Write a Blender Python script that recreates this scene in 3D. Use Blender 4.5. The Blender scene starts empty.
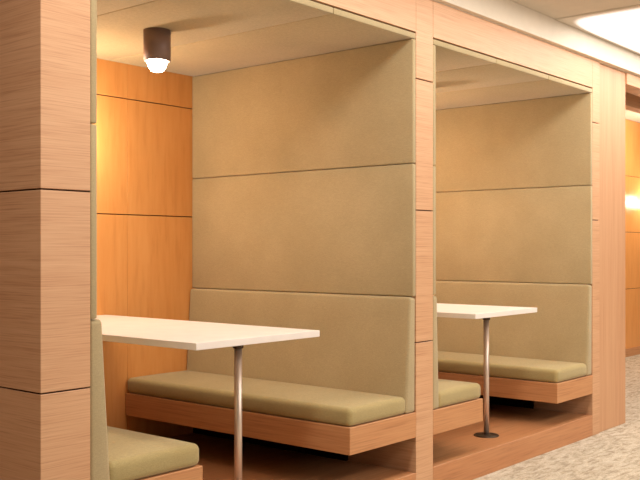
import bpy, bmesh, math
from mathutils import Vector

scene = bpy.context.scene
COL = scene.collection

# ------------------------------------------------------------------ helpers
def rgb(r, g, b):
    f = lambda c: (c/255/12.92) if c/255 <= .04045 else ((c/255+.055)/1.055)**2.4
    return (f(r), f(g), f(b), 1)

def box(bm, x0, x1, y0, y1, z0, z1, mi=0, bev=0.0, seg=2):
    t = bmesh.new()
    r = bmesh.ops.create_cube(t, size=1)
    for v in t.verts:
        v.co = Vector(((x0+x1)/2 + v.co.x*(x1-x0), (y0+y1)/2 + v.co.y*(y1-y0), (z0+z1)/2 + v.co.z*(z1-z0)))
    if bev > 0:
        bmesh.ops.bevel(t, geom=t.edges[:], offset=bev, segments=seg, profile=.5, affect='EDGES')
    for f in t.faces:
        f.material_index = mi
    merge(bm, t)

def merge(bm, t):
    m = bpy.data.meshes.new('tmp'); t.to_mesh(m); t.free()
    bm.from_mesh(m); bpy.data.meshes.remove(m)

def lathe(bm, prof, cx, cy, cz, n=40, mi=0, axis='z', smooth=True):
    """profile of (radius, height) turned about an axis through (cx, cy, cz)"""
    t = bmesh.new(); rings = []
    for (r, h) in prof:
        ring = []
        if r < 1e-6:
            ring = [t.verts.new((0, 0, h))]*n
        else:
            for k in range(n):
                a = 2*math.pi*k/n
                ring.append(t.verts.new((r*math.cos(a), r*math.sin(a), h)))
        rings.append(ring)
    for a, b in zip(rings, rings[1:]):
        for k in range(n):
            vs = []
            for v in (a[k], a[(k+1) % n], b[(k+1) % n], b[k]):
                if v not in vs: vs.append(v)
            if len(vs) > 2:
                try: t.faces.new(vs)
                except ValueError: pass
    for f in t.faces:
        f.material_index = mi; f.smooth = smooth
    for v in t.verts:
        x, y, z = v.co
        if axis == '-y': x, y, z = x, -z, y
        v.co = (x+cx, y+cy, z+cz)
    bmesh.ops.recalc_face_normals(t, faces=t.faces)
    merge(bm, t)

def cushion_bm(bm, x0, x1, y0, y1, z0, z1, r, puff=(0, 0, 0), taper=None, n=14, rb=None):
    """soft-edged upholstered block; puff bulges each face, taper=(side, t_top, t_bottom) makes a wedge"""
    c = Vector(((x0+x1)/2, (y0+y1)/2, (z0+z1)/2)); h = Vector(((x1-x0)/2, (y1-y0)/2, (z1-z0)/2))
    r = min(r, min(h)*.98)
    def samples(hh):
        ed = [hh*1.0, hh-r*.35, hh-r*.7, hh-r]
        inn = hh-r
        m = max(2, min(n, int(inn/.05)+2))
        mid = [-inn + 2*inn*k/m for k in range(1, m)]
        return sorted([-e for e in ed] + mid + ed)
    S = [samples(v) for v in h]
    t = bmesh.new(); cache = {}
    def vert(i, j, k):
        key = (i, j, k)
        if key in cache: return cache[key]
        q = Vector((S[0][i], S[1][j], S[2][k]))
        inn = Vector([max(-(h[a]-r), min(h[a]-r, q[a])) for a in range(3)])
        d = q-inn
        p = inn + d.normalized()*r if d.length > 1e-9 else q
        u = [p[a]/h[a] for a in range(3)]
        s = [max(0, 1-u[a]**2) for a in range(3)]
        p = Vector((p.x + puff[0]*u[0]*s[1]**.6*s[2]**.6,
                    p.y + puff[1]*u[1]*s[0]**.6*s[2]**.6,
                    p.z + puff[2]*max(0, u[2])*s[0]**.6*s[1]**.35))
        if taper:
            side, tt, tb = taper            # side +1: the x1 face stays flat against the wall
            fz = (p.z+h.z)/(2*h.z)
            th = (tb+(tt-tb)*fz)/(2*h.x)
            wall = h.x*side
            p.x = wall + (p.x-wall)*th
        cache[key] = t.verts.new(p+c)
        return cache[key]
    L = [len(s) for s in S]
    def face(vs):
        f = t.faces.new(vs); f.smooth = True
    for k in (0, L[2]-1):
        for i in range(L[0]-1):
            for j in range(L[1]-1):
                face([vert(i, j, k), vert(i+1, j, k), vert(i+1, j+1, k), vert(i, j+1, k)])
    for j in (0, L[1]-1):
        for i in range(L[0]-1):
            for k in range(L[2]-1):
                face([vert(i, j, k), vert(i+1, j, k), vert(i+1, j, k+1), vert(i, j, k+1)])
    for i in (0, L[0]-1):
        for j in range(L[1]-1):
            for k in range(L[2]-1):
                face([vert(i, j, k), vert(i, j+1, k), vert(i, j+1, k+1), vert(i, j, k+1)])
    bmesh.ops.recalc_face_normals(t, faces=t.faces)
    merge(bm, t)

def obj(name, bm, mats, parent=None):
    me = bpy.data.meshes.new(name); bm.to_mesh(me); bm.free()
    if not isinstance(mats, (list, tuple)): mats = [mats]
    for m in mats: me.materials.append(m)
    o = bpy.data.objects.new(name, me); COL.objects.link(o)
    if parent is not None: o.parent = parent
    return o

def empty(name, loc=(0, 0, 0)):
    o = bpy.data.objects.new(name, None); COL.objects.link(o)
    o.location = loc; o.empty_display_size = .1
    return o

def tag(o, label, cat, group=None):
    o['label'] = label; o['category'] = cat; o['kind'] = 'thing'
    if group: o['group'] = group
    return o

def struct(o):
    o['kind'] = 'structure'; return o

def copy_tree(o, parent=None):
    c = o.copy(); COL.objects.link(c)
    if parent is not None: c.parent = parent
    for ch in [x for x in COL.objects if x.parent == o]:
        copy_tree(ch, c)
    return c

# ------------------------------------------------------------------ materials
def new_mat(name):
    m = bpy.data.materials.new(name); m.use_nodes = True
    nt = m.node_tree
    return m, nt, nt.nodes['Principled BSDF']

def N(nt, typ, **kw):
    n = nt.nodes.new(typ)
    for k, v in kw.items():
        if k in n.inputs: n.inputs[k].default_value = v
        else: setattr(n, k, v)
    return n

def coords(nt, sc, rot=(0, 0, 0)):
    tc = N(nt, 'ShaderNodeTexCoord'); mp = N(nt, 'ShaderNodeMapping')
    mp.inputs['Scale'].default_value = sc; mp.inputs['Rotation'].default_value = rot
    nt.links.new(tc.outputs['Object'], mp.inputs['Vector'])
    return mp.outputs['Vector']

def ramp(nt, fac, stops):
    r = N(nt, 'ShaderNodeValToRGB')
    el = r.color_ramp.elements
    while len(el) < len(stops): el.new(.5)
    for e, (p, c) in zip(el, stops): e.position = p; e.color = c
    nt.links.new(fac, r.inputs['Fac'])
    return r.outputs['Color']

def mixc(nt, a, b, fac, mode='MIX'):
    m = N(nt, 'ShaderNodeMix', data_type='RGBA', blend_type=mode)
    for sock, v in ((m.inputs[6], a), (m.inputs[7], b), (m.inputs[0], fac)):
        if hasattr(v, 'is_linked'): nt.links.new(v, sock)
        else: sock.default_value = v
    return m.outputs[2]

def noise(nt, vec, scale=1, detail=4, rough=.55, dist=0):
    n = N(nt, 'ShaderNodeTexNoise', Scale=scale, Detail=detail, Roughness=rough, Distortion=dist)
    nt.links.new(vec, n.inputs['Vector'])
    return n.outputs['Fac']

def wood(name, light, mid, dark, fine, broad, rough=.45, streak=.6):
    """fine long streaks over a slower drift in tone"""
    m, nt, b = new_mat(name)
    f1 = noise(nt, coords(nt, fine), 1, 3, .6, .15)
    c1 = ramp(nt, f1, [(.30, dark), (.46, mid), (.68, light)])
    f2 = noise(nt, coords(nt, broad), 1, 3, .5, .4)
    c2 = ramp(nt, f2, [(.3, mid), (.7, light)])
    c = mixc(nt, c2, c1, streak)
    nt.links.new(c, b.inputs['Base Color'])
    b.inputs['Roughness'].default_value = rough
    b.inputs['Specular IOR Level'].default_value = .35
    bp = N(nt, 'ShaderNodeBump', Strength=.08, Distance=.002)
    nt.links.new(f1, bp.inputs['Height']); nt.links.new(bp.outputs['Normal'], b.inputs['Normal'])
    return m

OAK_L, OAK_M, OAK_D = rgb(218, 174, 136), rgb(203, 155, 117), rgb(170, 118, 86)
oak_h = wood('oak_horizontal_grain', OAK_L, OAK_M, OAK_D, (3.5, 3.5, 230), (1.2, 1.2, 16))
oak_v = wood('oak_vertical_grain', rgb(210, 164, 126), rgb(198, 148, 110), rgb(178, 126, 92), (110, 110, 2.0), (16, 16, .8), streak=.45)
oak_seat = wood('oak_bench_base', rgb(206, 152, 106), rgb(190, 134, 90), rgb(152, 98, 64), (3, 3, 130), (1.4, 1.4, 16), streak=.5)
oak_floor = wood('oak_platform', rgb(200, 144, 100), rgb(186, 126, 84), rgb(146, 94, 60), (3, 90, 90), (1.2, 12, 12), rough=.35, streak=.5)
anigre = wood('warm_veneer', rgb(230, 164, 98), rgb(222, 152, 84), rgb(206, 134, 68), (26, 26, 3), (3.2, 3.2, .9), rough=.35, streak=.45)

def plain(name, col, rough=.5, metal=0.0, spec=.4):
    m, nt, b = new_mat(name)
    f = noise(nt, coords(nt, (9, 9, 9)), 1, 2)
    c = ramp(nt, f, [(.3, tuple(x*.94 for x in col[:3])+(1,)), (.7, col)])
    nt.links.new(c, b.inputs['Base Color'])
    b.inputs['Roughness'].default_value = rough; b.inputs['Metallic'].default_value = metal
    b.inputs['Specular IOR Level'].default_value = spec
    return m

def fabric(name, a, b_, weave=(420, 420, 420)):
    m, nt, b = new_mat(name)
    w1 = noise(nt, coords(nt, weave), 1, 2, .6)
    w2 = noise(nt, coords(nt, (60, 60, 500)), 1, 2, .6)
    w3 = noise(nt, coords(nt, (3, 3, 3)), 1, 3, .5)
    base = ramp(nt, w3, [(.3, b_), (.7, a)])
    c = mixc(nt, base, ramp(nt, w1, [(.3, rgb(150, 150, 150)), (.7, rgb(255, 255, 255))]), .35, 'MULTIPLY')
    c = mixc(nt, c, ramp(nt, w2, [(.3, rgb(190, 190, 190)), (.7, rgb(255, 255, 255))]), .3, 'MULTIPLY')
    nt.links.new(c, b.inputs['Base Color'])
    b.inputs['Roughness'].default_value = .9; b.inputs['Specular IOR Level'].default_value = .15
    b.inputs['Sheen Weight'].default_value = .25
    b.inputs['Sheen Roughness'].default_value = .5
    bp = N(nt, 'ShaderNodeBump', Strength=.25, Distance=.0015)
    nt.links.new(w1, bp.inputs['Height']); nt.links.new(bp.outputs['Normal'], b.inputs['Normal'])
    return m

wall_fabric = fabric('khaki_wall_fabric', rgb(198, 178, 138), rgb(188, 168, 128))
seat_fabric = fabric('olive_seat_fabric', rgb(190, 171, 120), rgb(180, 160, 108))
white_top = plain('white_laminate', rgb(238, 230, 224), .4)
cornice_mat = plain('cream_cornice_paint', rgb(226, 214, 196), .6)
ceiling_mat = plain('ceiling_paint', rgb(214, 204, 190), .85)
wall_mat = plain('room_wall_paint', rgb(160, 146, 130), .85)
black_mat = plain('dark_joint', rgb(74, 42, 26), .8)
shade_mat = plain('under_bench_shade', rgb(30, 17, 12), .8, spec=.1)  # near-black that paints the shade under the benches
chrome = plain('brushed_steel', rgb(222, 206, 194), .38, .75)
foot_metal = plain('dark_foot_metal', rgb(84, 72, 62), .35, .8)
bronze = plain('bronze_lamp_body', rgb(136, 112, 104), .5, .3)

def emis(name, col, s):
    m, nt, b = new_mat(name)
    b.inputs['Base Color'].default_value = col
    b.inputs['Emission Color'].default_value = col
    b.inputs['Emission Strength'].default_value = s
    return m
bulb_mat = emis('warm_bulb', (1, .86, .66, 1), 30)
glow_mat = emis('white_light_diffuser', (1, .97, .93, 1), 5)

def carpet():
    m, nt, b = new_mat('mottled_carpet')
    f1 = noise(nt, coords(nt, (9, 26, 1), (0, 0, .12)), 1, 4, .65, .6)
    f2 = noise(nt, coords(nt, (160, 160, 160)), 1, 3, .7)
    c = ramp(nt, f1, [(.32, rgb(170, 154, 134)), (.5, rgb(208, 194, 172)), (.68, rgb(226, 216, 198))])
    c = mixc(nt, c, ramp(nt, f2, [(.3, rgb(120, 120, 120)), (.65, rgb(255, 255, 255))]), .5, 'MULTIPLY')
    nt.links.new(c, b.inputs['Base Color'])
    b.inputs['Roughness'].default_value = .97; b.inputs['Specular IOR Level'].default_value = .05
    bp = N(nt, 'ShaderNodeBump', Strength=.5, Distance=.006)
    nt.links.new(f2, bp.inputs['Height']); nt.links.new(bp.outputs['Normal'], b.inputs['Normal'])
    return m
carpet_mat = carpet()

# ------------------------------------------------------------------ dimensions (metres)
PL, OL, P1, O2, OR, CE, CR = -2.4052, -2.203, -.1608, 0.0, 2.0374, 2.155, 2.657
D = 1.6872                       # booth depth
ZP = -.020                        # platform top
ZF, ZC0, ZC1 = -.165, 2.4713, 2.6274
ZT, PAD = 2.2383, .030
S = [.6573, 1.3484, 2.0343]      # panel seams
ROOM = (-7.0, 12.0, -5.5)        # x0, x1, y0

# ------------------------------------------------------------------ room shell
bm = bmesh.new(); box(bm, ROOM[0], ROOM[1], ROOM[2], D+.1, ZF-.1, ZF)
struct(obj('floor', bm, carpet_mat))
bm = bmesh.new(); box(bm, ROOM[0], ROOM[1], ROOM[2], -.001, ZC1, ZC1+.1)
box(bm, ROOM[0], ROOM[1], 0, D+.1, 2.72, 2.82)
struct(obj('ceiling', bm, ceiling_mat))
bm = bmesh.new(); box(bm, ROOM[0], ROOM[1], ROOM[2]-.1, ROOM[2], ZF, 2.82)
struct(obj('wall_front', bm, wall_mat))
bm = bmesh.new(); box(bm, ROOM[0]-.1, ROOM[0], ROOM[2], D+.1, ZF, 2.82)
struct(obj('wall_left', bm, wall_mat))
bm = bmesh.new(); box(bm, ROOM[1], ROOM[1]+.1, ROOM[2], D+.1, ZF, 2.82)
struct(obj('wall_right', bm, wall_mat))

# back wall: warm veneer panels with open joints in front of a dark core
bm = bmesh.new()
box(bm, ROOM[0], ROOM[1], D+.012, D+.1, ZF, 2.82, 1)
xs = sorted([-.70-1.085*k for k in range(6)] + [.51+1.04*k for k in range(11)] + [-.08])
xs = [ROOM[0]] + [x for x in xs if ROOM[0] < x < ROOM[1]] + [ROOM[1]]
zs = [ZF] + S + [2.72]
for a, b_ in zip(xs, xs[1:]):
    for c, d in zip(zs, zs[1:]):
        box(bm, a+.0004, b_-.0004, D, D+.02, c+.003, d-.003, 0, .0012, 1)
struct(obj('wall_back', bm, [anigre, black_mat]))
bm = bmesh.new(); box(bm, CR, ROOM[1], D-.018, D, ZF, ZF+.1, 0, .003)
struct(obj('baseboard_back', bm, oak_seat))

# cornice band
bm = bmesh.new(); box(bm, ROOM[0], ROOM[1], -.034, .0, ZC0+.004, ZC1, 0, .002, 1)
box(bm, ROOM[0], ROOM[1], 0, .03, ZC0, 2.72, 0)
struct(obj('trim_1', bm, cornice_mat))

# ------------------------------------------------------------------ pillars and end column
def pillar(x0, x1, y0, y1, joints, mat):
    bm = bmesh.new()
    e = .009
    box(bm, x0+e, x1-e, y0+e, y1, ZF, ZC0, 1)
    z = [ZF] + joints + [ZC0]
    for c, d in zip(z, z[1:]):
        g0 = 0 if c == ZF else .003; g1 = 0 if d == ZC0 else .003
        box(bm, x0, x1, y0, y1, c+g0, d-g1, 0, .0015, 1)
    return obj('pillar', bm, [mat, black_mat])
GP = 'wood-clad pillars of the booth front'
tag(pillar(PL, OL, 0, D-.001, S, oak_h), 'wide light oak corner pillar at the far left, nearest the camera, with dark horizontal joints', 'pillar', GP)
tag(pillar(P1, O2, 0, D-.001, S, oak_h), 'slim light oak pillar standing between the two booths, dark joints across it', 'pillar', GP)
tag(pillar(OR, CE, 0, D-.001, S[1:], oak_h), 'narrow oak pillar strip right of the second booth with short dark joints', 'pillar', GP)
bm = bmesh.new(); box(bm, CE+.002, CR, .012, D-.001, ZF, ZC0, 0, .003)
tag(obj('end_column', bm, oak_v), 'broad smooth vertical-grain oak column closing the right end of the booths', 'column')

# headers over the openings
for (a, b_, lab) in ((OL, P1, 'oak header board above the left, nearer booth opening'), (O2, OR, 'oak header board above the right, farther booth opening')):
    bm = bmesh.new(); box(bm, a+.0015, b_-.0015, 0, .02, ZT+PAD+.008, ZC0, 0, .001, 1)
    box(bm, a+.003, b_-.003, .02, D-.003, ZT+PAD+.004, ZT+PAD+.05, 1)
    tag(obj('header_board', bm, [oak_h, black_mat]), lab, 'header', 'oak header boards over the booth openings')
# header and soffit of the open recess beyond the column
bm = bmesh.new(); box(bm, CR+.001, ROOM[1], .0, .15, 2.385, ZC0, 0, .002, 1)
struct(obj('trim_2', bm, oak_h))
bm = bmesh.new(); box(bm, CR+.001, ROOM[1]-.001, .36, .46, 2.365, 2.50, 0, .002, 1)
struct(obj('trim_3', bm, oak_h))

# ------------------------------------------------------------------ platforms
for (a, b_, lab) in ((OL, P1, 'raised oak platform floor under the left, nearer booth'), (O2, OR, 'raised oak platform with step front under the right booth')):
    bm = bmesh.new(); box(bm, a+.0005, b_-.0005, .0, D-.001, ZF, ZP, 0, .002, 1)
    tag(obj('platform', bm, oak_floor), lab, 'platform', 'raised booth platforms')

# ------------------------------------------------------------------ upholstered wall and ceiling panels
side_names = {
 ('A', 'L', 0): 'lower khaki fabric panel, a thin edge strip on the left wall of the nearer booth',
 ('A', 'L', 1): 'upper khaki fabric panel, a thin edge strip on the left wall of the nearer booth',
 ('A', 'R', 0): 'lower khaki fabric panel on the right wall of the nearer booth, above the backrest',
 ('A', 'R', 1): 'upper khaki fabric panel on the right wall of the nearer booth, under the ceiling',
 ('B', 'L', 0): 'lower khaki fabric panel, a thin edge strip on the left wall of the farther booth',
 ('B', 'L', 1): 'upper khaki fabric panel, a thin edge strip on the left wall of the farther booth',
 ('B', 'R', 0): 'lower khaki fabric panel on the right wall of the farther booth, above the backrest',
 ('B', 'R', 1): 'upper khaki fabric panel on the right wall of the farther booth, under the ceiling'}
ZB = .8953
for bk, a, b_ in (('A', OL, P1), ('B', O2, OR)):
    for i, (c, d) in enumerate(((ZB+.003, 1.5885), (1.5915, ZT-.001))):
        for sd, x0, x1 in (('L', a+.0005, a+PAD), ('R', b_-PAD, b_-.0005)):
            bm = bmesh.new(); box(bm, x0, x1, .0, D-.001, c, d, 0, .007, 3)
            for f in bm.faces: f.smooth = True
            o = obj('upholstered_panel', bm, wall_fabric)
            tag(o, side_names[(bk, sd, i)], 'wall panel', 'upholstered wall panels')
    w = (b_-a-.001)/3
    for k in range(3):
        bm = bmesh.new(); box(bm, a+.0005+w*k+.0015, a+.0005+w*(k+1)-.0015, .0, D-.001, ZT, ZT+PAD, 0, .005, 3)
        for f in bm.faces: f.smooth = True
        o = obj('padded_ceiling_board', bm, wall_fabric)
        pos = ('leftmost', 'middle', 'rightmost')[k]
        tag(o, '%s of three khaki fabric ceiling panels in the %s booth' % (pos, 'nearer left' if bk == 'A' else 'farther right'), 'ceiling panel', 'upholstered ceiling panels')

# ------------------------------------------------------------------ benches
def bench(side, width, wall_x, tt, tb, dz, label):
    """side +1: backrest against the right-hand wall; local x measured from that wall"""
    root = empty('booth_bench', (wall_x, 0, 0))
    s = side
    def X(d0, d1):                                   # distances from the wall -> x range
        return (-d1, -d0) if s > 0 else (d0, d1)
    bm = bmesh.new(); box(bm, *X(.0008, width), .0, D-.003, .1523+dz, .283+dz, 0, .002, 1)
    box(bm, *X(.01, width-.012), .012, D-.02, .1512+dz, .1526+dz, 1)  # added black sheet on the underside, deepens the shade below
    obj('wooden_base', bm, [oak_seat, shade_mat], root)
    bm = bmesh.new(); box(bm, *X(.0008, .022), .45, D-.004, ZP+.0003, .1510+dz, 0)  # added dark board on the wall, stands in for under-bench shade
    obj('shade_board', bm, shade_mat, root)
    bm = bmesh.new(); cushion_bm(bm, *X(tb-.012, width-.004), .004, D-.004, .283+dz, .372+dz, .026, (0.004, .003, .008))
    obj('seat_cushion', bm, seat_fabric, root)
    bm = bmesh.new(); cushion_bm(bm, *X(.0008, tb), .002, D-.004, .283+dz, ZB, .018, (0, 0, 0), (s, tt, tb))
    obj('backrest', bm, wall_fabric, root)
    tag(root, label, 'bench', 'upholstered booth benches')
    return root
bench(+1, .558, P1, .050, .090, .012, 'olive upholstered bench with oak base, on the right side of the nearer booth')
bench(-1, .538, OL, .054, .095, .002, 'olive bench at the bottom left, beside the big corner pillar')
bench(+1, .553, OR, .050, .085, -.022, 'olive bench with oak base on the right side of the farther booth')
bench(-1, .525, O2, .046, .070, .0, 'short-looking olive bench end just right of the slim middle pillar')

# ------------------------------------------------------------------ tables
def table(cx, lx, label):
    root = empty('booth_table', (cx, 0, 0))
    tw, ty, tz = .7784, .0705, .7649
    bm = bmesh.new(); box(bm, -tw/2, tw/2, ty, D-.001, tz-.030, tz, 0, .002, 2)
    obj('tabletop', bm, white_top, root)
    ly = .21
    bm = bmesh.new(); lathe(bm, [(0, ZP+.004), (.0175, ZP+.004), (.0175, tz-.036), (0, tz-.036)], lx, ly, 0, 32)
    obj('leg', bm, chrome, root)
    bm = bmesh.new(); lathe(bm, [(0, .0004), (.078, .0004), (.078, .004), (.074, .007), (.03, .009), (.024, .013), (.0185, .014)], lx, ly, ZP, 40)
    obj('foot_plate', bm, foot_metal, root)
    bm = bmesh.new()
    box(bm, lx-.05, lx+.05, ly-.05, ly+.05, tz-.0355, tz-.0302, 0, .001, 1)
    lathe(bm, [(.0185, tz-.062), (.024, tz-.060), (.026, tz-.0355)], lx, ly, 0, 32)
    obj('mounting_bracket', bm, foot_metal, root)
    bm = bmesh.new(); box(bm, lx-.035, lx+.035, ly+.06, D-.002, tz-.052, tz-.0302, 0, .002, 1)
    obj('support_rail', bm, foot_metal, root)
    tag(root, label, 'table', 'white booth tables')
    return root
table((OL+P1)/2-.065, -.010, 'large white table on one steel leg in the nearer left booth')
table((O2+OR)/2-.068, -.022, 'smaller-looking white table on one steel leg in the farther right booth')

# ------------------------------------------------------------------ lamps
def ceiling_lamp(x, y, label):
    root = empty('ceiling_lamp', (x, y, ZT))
    R, H = .068, .155
    bm = bmesh.new()
    lathe(bm, [(0, -.0003), (R, -.0003), (R, -H), (R-.006, -H), (R-.008, -H+.03), (0, -H+.034)], 0, 0, 0, 48)
    obj('housing', bm, bronze, root)
    bm = bmesh.new()
    lathe(bm, [(0, -H+.03), (.022, -H+.028), (.042, -H+.010), (.050, -H-.008), (.045, -H-.026), (.030, -H-.048), (0, -H-.056)], 0, 0, 0, 32)
    obj('bulb', bm, bulb_mat, root)
    tag(root, label, 'lamp', 'cylinder ceiling lamps in the booths')
    return root
LAMPS = [((OL+P1)/2+.03, .885), ((O2+OR)/2+.03, .885)]
ceiling_lamp(*LAMPS[0], 'lit bronze cylinder lamp on the ceiling of the nearer left booth')
ceiling_lamp(*LAMPS[1], 'lit bronze cylinder lamp on the ceiling of the farther right booth')

def sconce(x, z, label):
    root = empty('wall_lamp', (x, D, z))
    bm = bmesh.new(); lathe(bm, [(0, .0005), (.05, .0005), (.05, .010), (.045, .014), (.012, .014), (.012, .05), (0, .05)], 0, 0, 0, 32, axis='-y')
    obj('backplate', bm, chrome, root)
    bm = bmesh.new(); lathe(bm, [(0, .045), (.022, .047), (.04, .065), (.047, .09), (.04, .115), (.022, .132), (0, .137)], 0, 0, 0, 32, axis='-y')
    obj('glass_globe', bm, bulb_mat, root)
    tag(root, label, 'wall lamp', 'small globe wall lamps')
    return root
SC = [((OL+P1)/2-.03, 1.72), ((O2+OR)/2-.03, 1.72), (7.42, 1.70)]
sconce(*SC[0], 'small glowing globe lamp on the back wall of the nearer booth')
sconce(*SC[1], 'small glowing globe lamp on the back wall of the farther booth')
sconce(*SC[2], 'small glowing globe lamp on the orange wall at the far right edge')

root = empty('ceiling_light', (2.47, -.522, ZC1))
bm = bmesh.new(); cushion_bm(bm, -1.10, 1.10, -.486, .486, -.004, -.0005, .0015)
obj('rim', bm, ceiling_mat, root)
m, nt, b = new_mat('painted_glow_diffuser')           # flat plate; soft ceiling glow painted as emission fading to its edge
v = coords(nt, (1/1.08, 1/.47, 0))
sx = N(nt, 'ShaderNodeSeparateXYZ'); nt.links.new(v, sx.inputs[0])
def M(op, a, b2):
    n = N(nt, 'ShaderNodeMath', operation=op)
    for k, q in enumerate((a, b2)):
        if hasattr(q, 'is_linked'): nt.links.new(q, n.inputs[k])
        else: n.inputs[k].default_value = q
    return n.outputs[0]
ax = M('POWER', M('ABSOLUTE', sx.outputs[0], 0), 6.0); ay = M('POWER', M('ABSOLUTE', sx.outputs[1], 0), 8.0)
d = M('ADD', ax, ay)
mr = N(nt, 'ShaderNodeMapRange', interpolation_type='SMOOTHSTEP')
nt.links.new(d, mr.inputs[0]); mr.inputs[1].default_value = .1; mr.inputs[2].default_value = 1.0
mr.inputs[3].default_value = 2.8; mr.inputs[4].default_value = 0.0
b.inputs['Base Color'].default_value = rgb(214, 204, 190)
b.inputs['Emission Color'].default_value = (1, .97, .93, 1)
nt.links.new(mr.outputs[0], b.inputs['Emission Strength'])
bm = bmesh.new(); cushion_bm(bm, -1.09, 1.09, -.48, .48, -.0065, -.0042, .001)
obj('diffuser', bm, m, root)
tag(root, 'bright white ceiling light at the top right beside the cream cornice', 'ceiling light')

# ------------------------------------------------------------------ lights
def area(name, loc, size, power, col, target=None, shape='DISK', sy=None):
    l = bpy.data.lights.new(name, 'AREA'); l.energy = power; l.color = col; l.shape = shape; l.size = size
    if sy: l.size_y = sy
    o = bpy.data.objects.new(name, l); COL.objects.link(o); o.location = loc
    d = (Vector(target) if target else Vector((loc[0], loc[1], -10))) - Vector(loc)
    o.rotation_euler = d.to_track_quat('-Z', 'Y').to_euler()
    return o
def point(name, loc, power, col, r=.05):
    l = bpy.data.lights.new(name, 'POINT'); l.energy = power; l.color = col; l.shadow_soft_size = r
    o = bpy.data.objects.new(name, l); COL.objects.link(o); o.location = loc
    return o
WARM = (1, .86, .66); NEUT = (1, .93, .84)
area('corridor_light', (1.9, -.62, ZC1-.02), 13.6, 140, NEUT, None, 'RECTANGLE', .4)
area('corridor_light', (2.6, -3.0, ZC1-.02), 11.0, 170, NEUT, None, 'RECTANGLE', .8)
area('room_fill', (.2, -4.8, 1.9), 3.2, 55, (1, .93, .86), (0, 1, .9), 'RECTANGLE', 1.2)
for (x, y) in LAMPS:
    l = bpy.data.lights.new('lamp_spot', 'SPOT'); l.energy = 20; l.color = (1, .88, .74); l.spot_size = math.radians(150); l.spot_blend = .8; l.shadow_soft_size = .04
    o = bpy.data.objects.new('lamp_spot', l); COL.objects.link(o); o.location = (x, y, ZT-.21)
for (x, z), e in zip(SC, (21, 24, 10)):
    point('sconce_glow', (x, D-.17, z+.05), e, WARM, .05)
point('recess_glow', (6.6, 1.0, 2.3), 45, WARM, .3)

w = bpy.data.worlds.new('World'); scene.world = w; w.use_nodes = True
w.node_tree.nodes['Background'].inputs[0].default_value = (1, .9, .78, 1)
w.node_tree.nodes['Background'].inputs[1].default_value = .1

# ------------------------------------------------------------------ camera
cam = bpy.data.cameras.new('camera'); co = bpy.data.objects.new('camera', cam); COL.objects.link(co)
co.location = (-4.2138, -2.7386, 1.147)
co.rotation_euler = (math.radians(90), 0, .6967-math.pi/2)
cam.sensor_width = 36; cam.lens = 934.7*36/640; cam.shift_y = 8.7/640
cam.clip_start = .05
scene.camera = co
scene.view_settings.view_transform = 'Standard'
scene.view_settings.look = 'None'
scene.view_settings.exposure = 0.0
